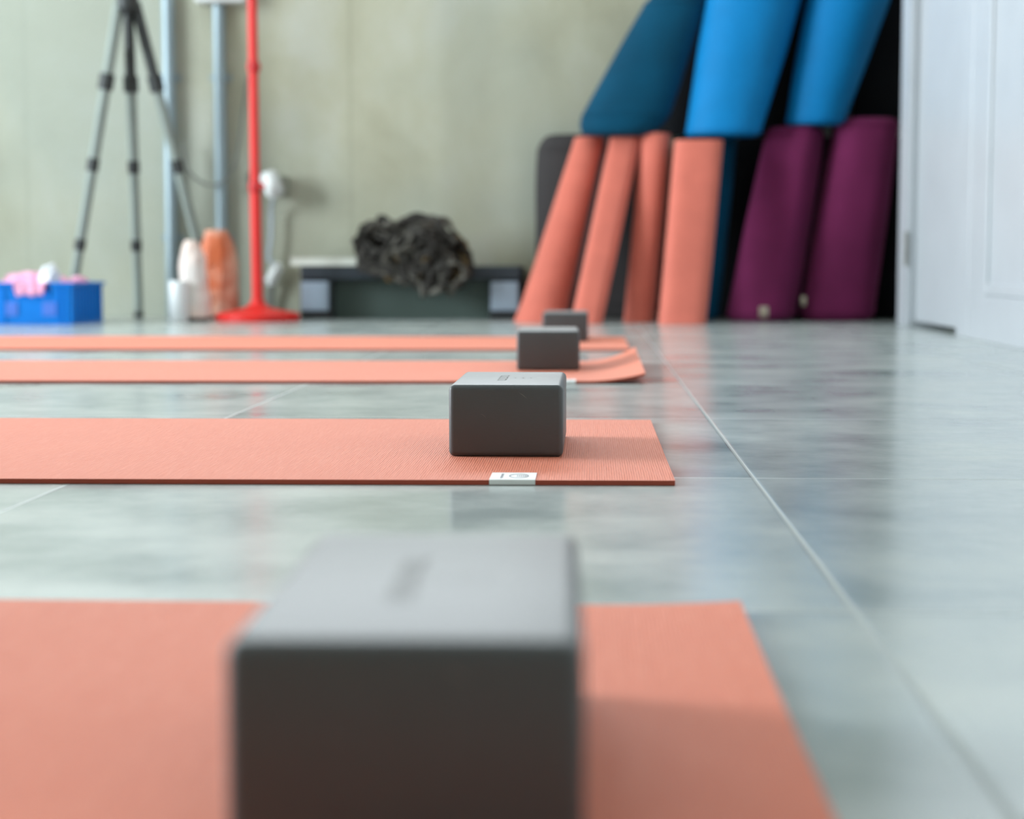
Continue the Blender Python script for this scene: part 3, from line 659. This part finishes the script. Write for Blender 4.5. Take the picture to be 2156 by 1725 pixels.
# ------------------------------------------------------------------ conduits, boxes, socket, cables
for i, (p0, p1, lab) in enumerate(((357, 371, 'grey metal conduit on the wall running down to the floor behind the tripod'), (460, 474, 'grey metal conduit on the wall under the white electrical box'))):
    a = on_y(p0 - 4 if i == 0 else p0, 0, YB - .026); r = .0222
    q = bpy.data.objects.new('conduit', None); C.objects.link(q); q.location = (a.x, YB - .026, 0)
    tag(q, lab, 'conduit', 'wall conduits')
    top_z = 2.9 if i == 0 else on_y(p0, 10, YB - .03).z
    bm = bmesh.new(); tube(bm, [(a.x, YB - .026, .002), (a.x, YB - .026, top_z)], r, 24); obj('conduit_pipe', bm, 'galv', q, origin=q.location, auto=.7)
    for z in (.28, .86):
        bm = bmesh.new(); tube(bm, [(a.x, YB - .026, z), (a.x, YB - .026, z + .02)], r + .003, 24); box(bm, (a.x - .04, YB - .006, z), (a.x + .04, YB - .001, z + .02)); obj('clip', bm, 'galv', q, origin=q.location, auto=.7)
a, b = on_y(412, 6, YB - .05), on_y(516, 6, YB - .05)
bm = boxbm((a.x, YB - .075, a.z), (b.x, YB - .001, a.z + .13)); eb = obj('electrical_box', bm, 'plastic_w', smooth=False, origin=((a.x + b.x) / 2, YB, a.z), bev=.006)
tag(eb, 'white electrical box cut off by the top of the photo', 'electrical box')
bm = boxbm((a.x + .02, YB - .082, a.z + .02), (b.x - .02, YB - .076, a.z + .11)); obj('cover', bm, 'plastic_w', eb, smooth=False, origin=((a.x + b.x) / 2, YB, a.z), bev=.003).location = (0, 0, 0)
for s, (a_, b_) in enumerate(((322, 343), (374, 408))):
    pass
# socket box on the wall with a plug
s0, s1 = on_y(575, 372, YB - .03), on_y(606, 412, YB - .03)
sk = obj('wall_socket', boxbm((s0.x, YB - .06, s1.z), (s1.x, YB - .001, s0.z)), 'plastic_g', smooth=False, origin=(s0.x, YB, s1.z), bev=.004)
tag(sk, 'small beige wall socket box beside the red pole', 'socket')
pc = on_y(573, 388, YB - .10)
bm = boxbm((-.030, -.030, -.048), (.030, .038, .048)); bmesh.ops.bevel(bm, geom=bm.edges[:], offset=.010, segments=3, affect='EDGES')
bmesh.ops.rotate(bm, cent=(0, 0, 0), matrix=Matrix.Rotation(-.35, 3, 'Y'), verts=bm.verts[:]); bmesh.ops.translate(bm, vec=pc, verts=bm.verts[:])
tag(obj('power_plug', bm, 'plastic_w', origin=pc), 'white plug adapter tilted in the wall socket', 'plug')
pts = smooth_path([pc + Vector((.004, .005, -.048)), on_y(572, 440, YB - .05), on_y(571, 500, YB - .045), on_y(566, 540, YB - .045), on_y(576, 556, YB - .045)])
bm = bmesh.new(); tube(bm, pts, .0075, 10); tag(obj('power_cable', bm, 'cable_l', origin=pts[0]), 'pale cable hanging from the white plug down the wall', 'cable')
bc = on_y(577, 578, YB - .04)
bm = boxbm((-.022, -.018, -.046), (.022, .018, .046)); bmesh.ops.bevel(bm, geom=bm.edges[:], offset=.012, segments=3, affect='EDGES')
bmesh.ops.rotate(bm, cent=(0, 0, 0), matrix=Matrix.Rotation(.45, 3, 'Y'), verts=bm.verts[:]); bmesh.ops.translate(bm, vec=bc, verts=bm.verts[:])
tag(obj('power_brick', bm, 'plastic_w', origin=bc), 'white power brick hanging low on the wall behind the red stand', 'power brick')
pts = smooth_path([bc + Vector((-.008, 0, -.04)), on_y(570, 625, YB - .03), on_y(568, 655, YB - .03), Vector((bc.x - .02, YB - .03, .006))])
bm = bmesh.new(); tube(bm, pts, .012, 10); tag(obj('power_cable', bm, 'cable', origin=pts[0]), 'dark cable dropping from the white power brick to the floor', 'cable')
pts = smooth_path([on_y(385, 300, YB - .055), on_y(395, 355, YB - .06), on_y(420, 382, YB - .065), on_y(448, 390, YB - .07), on_y(476, 378, YB - .06), on_y(498, 330, YB - .04), on_y(512, 230, YB - .02), on_y(522, 160, YB - .012)])
bm = bmesh.new(); tube(bm, pts, .0045, 8); tag(obj('power_cable', bm, 'cable', origin=pts[0]), 'thin grey cable looping across the second conduit', 'cable')
pts = smooth_path([on_y(527, 400, YB - .03), on_y(521, 375, YB - .03), on_y(528, 362, YB - .03), on_y(545, 362, YB - .035), on_y(566, 372, YB - .05)])
bm = bmesh.new(); tube(bm, pts, .0045, 8); tag(obj('power_cable', bm, 'cable', origin=pts[0]), 'short grey cable loop behind the red pole at socket height', 'cable')

# ------------------------------------------------------------------ red stand
e0, e1 = on_z(455, 676, 0), on_z(631, 676, 0); rc = (e0 + e1) / 2; rr = (e1.x - e0.x) / 2
t = thing('red_stand', 'tall red metal pole on a round red base', 'pole stand', (rc.x, rc.y, 0)); o_ = t.location
bm = bmesh.new(); lathe(bm, (rc.x, rc.y, 0), [(rr * .97, 0.0005), (rr, .005), (rr, .022), (rr * .97, .028), (rr * .6, .036), (.05, .044), (.028, .056), (.02, .075)], 56); obj('base', bm, 'red', t, origin=o_, auto=.5)
pz1 = on_y(540, 392, rc.y).z; pz2 = on_y(537, 145, rc.y).z; tl = -.004
bm = bmesh.new(); tube(bm, [(rc.x, rc.y, .06), (rc.x + tl, rc.y, pz1)], .0180, 24); obj('pole', bm, 'red', t, origin=o_, auto=.7)
bm = bmesh.new(); tube(bm, [(rc.x + tl, rc.y, pz1), (rc.x + tl * 2, rc.y, 1.75)], .0155, 24); obj('pole', bm, 'red', t, origin=o_, auto=.7)
for z in (pz1 - .02, pz2 - .01):
    bm = bmesh.new(); lathe(bm, (rc.x + tl, rc.y, z), [(.019, 0), (.022, .006), (.022, .026), (.018, .034)], 24); obj('collar', bm, 'darkred', t, origin=o_, auto=.5)
bm = bmesh.new(); tube(bm, [(rc.x + tl + .018, rc.y - .01, pz1), (rc.x + tl + .034, rc.y - .016, pz1 + .0)], .008, 12); obj('knob', bm, 'darkred', t, origin=o_, auto=.6)

# ------------------------------------------------------------------ rocks and candle
def rock(name, m, px0, px1, py_top, Y, seed, taper, label, dy=.8, lean=0.):
    a, b = on_y(px0, 660, Y), on_y(px1, 660, Y); r = (b.x - a.x) / 2; h = on_y((px0 + px1) / 2, py_top, Y).z; c = Vector(((a.x + b.x) / 2, Y, .012))
    rn = random.Random(seed); bm = bmesh.new(); K = 8; N = 9; rs = []
    for k in range(K + 1):
        s = k / K; rad = r * (taper(s)); 
        rs.append([c + Vector((rad * math.cos(2 * PI * j / N + .3 * s) * (1 + rn.uniform(-.09, .09)) + lean * s, rad * dy * math.sin(2 * PI * j / N + .3 * s) * (1 + rn.uniform(-.1, .1)), s * (h - .012) + rn.uniform(-.008, .008) * (0 < k < K))) for j in range(N)])
    rings(bm, rs); bmesh.ops.triangulate(bm, faces=bm.faces[:])
    t = thing(name, label, 'salt rock', (c.x, c.y, 0))
    obj('rock', bm, m, t, smooth=False, origin=(c.x, c.y, 0), bev=.004, seg=2)
    bm = bmesh.new(); lathe(bm, (c.x, c.y, 0), [(r * .8, 0.0003), (r * .82, .004), (r * .8, .0125)], 32); obj('base', bm, 'wood', t, origin=(c.x, c.y, 0), auto=.5)
rock('salt_lamp', 'quartz', 378, 446, 506, 5.82, 4, lambda s: 1.0 - .22 * s - .9 * max(0, s - .72) - .12 * (s > .97), 'tall tapering white salt rock beside the orange one', lean=-.012)
rock('salt_lamp', 'salt', 418, 506, 484, 6.00, 9, lambda s: (.80 + .25 * math.sin(PI * min(1, s * 1.1))) * (1 - .35 * max(0, s - .8) / .2), 'tall rough orange salt rock behind the white one', lean=-.008)
a, b = on_z(353, 678, 0), on_z(392, 678, 0); rr = (b.x - a.x) / 2; zc = on_y(370, 592, a.y).z
t = thing('candle', 'white pillar candle in front of the white salt rock', 'candle', ((a.x + b.x) / 2, a.y + rr, 0)); o_ = t.location
bm = bmesh.new(); lathe(bm, o_, [(rr * .97, 0.0003), (rr, .004), (rr, zc - .004), (rr * .95, zc), (rr * .8, zc - .003)], 32); obj('wax', bm, 'candle', t, origin=o_, auto=.5)
bm = bmesh.new(); tube(bm, [o_ + Vector((0, 0, zc - .004)), o_ + Vector((.001, 0, zc + .008))], .0012, 6); obj('wick', bm, 'wood', t, origin=o_)

# ------------------------------------------------------------------ light
w = bpy.data.worlds.new('sky'); bpy.context.scene.world = w; w.use_nodes = True
w.node_tree.nodes['Background'].inputs[0].default_value = (.80, .90, 1.0, 1); w.node_tree.nodes['Background'].inputs[1].default_value = 1.5
sc = bpy.context.scene
sc.view_settings.view_transform = 'Standard'; sc.view_settings.look = 'None'; sc.view_settings.gamma = 1
sc.view_settings.use_curve_mapping = False; sc.view_settings.exposure = .90
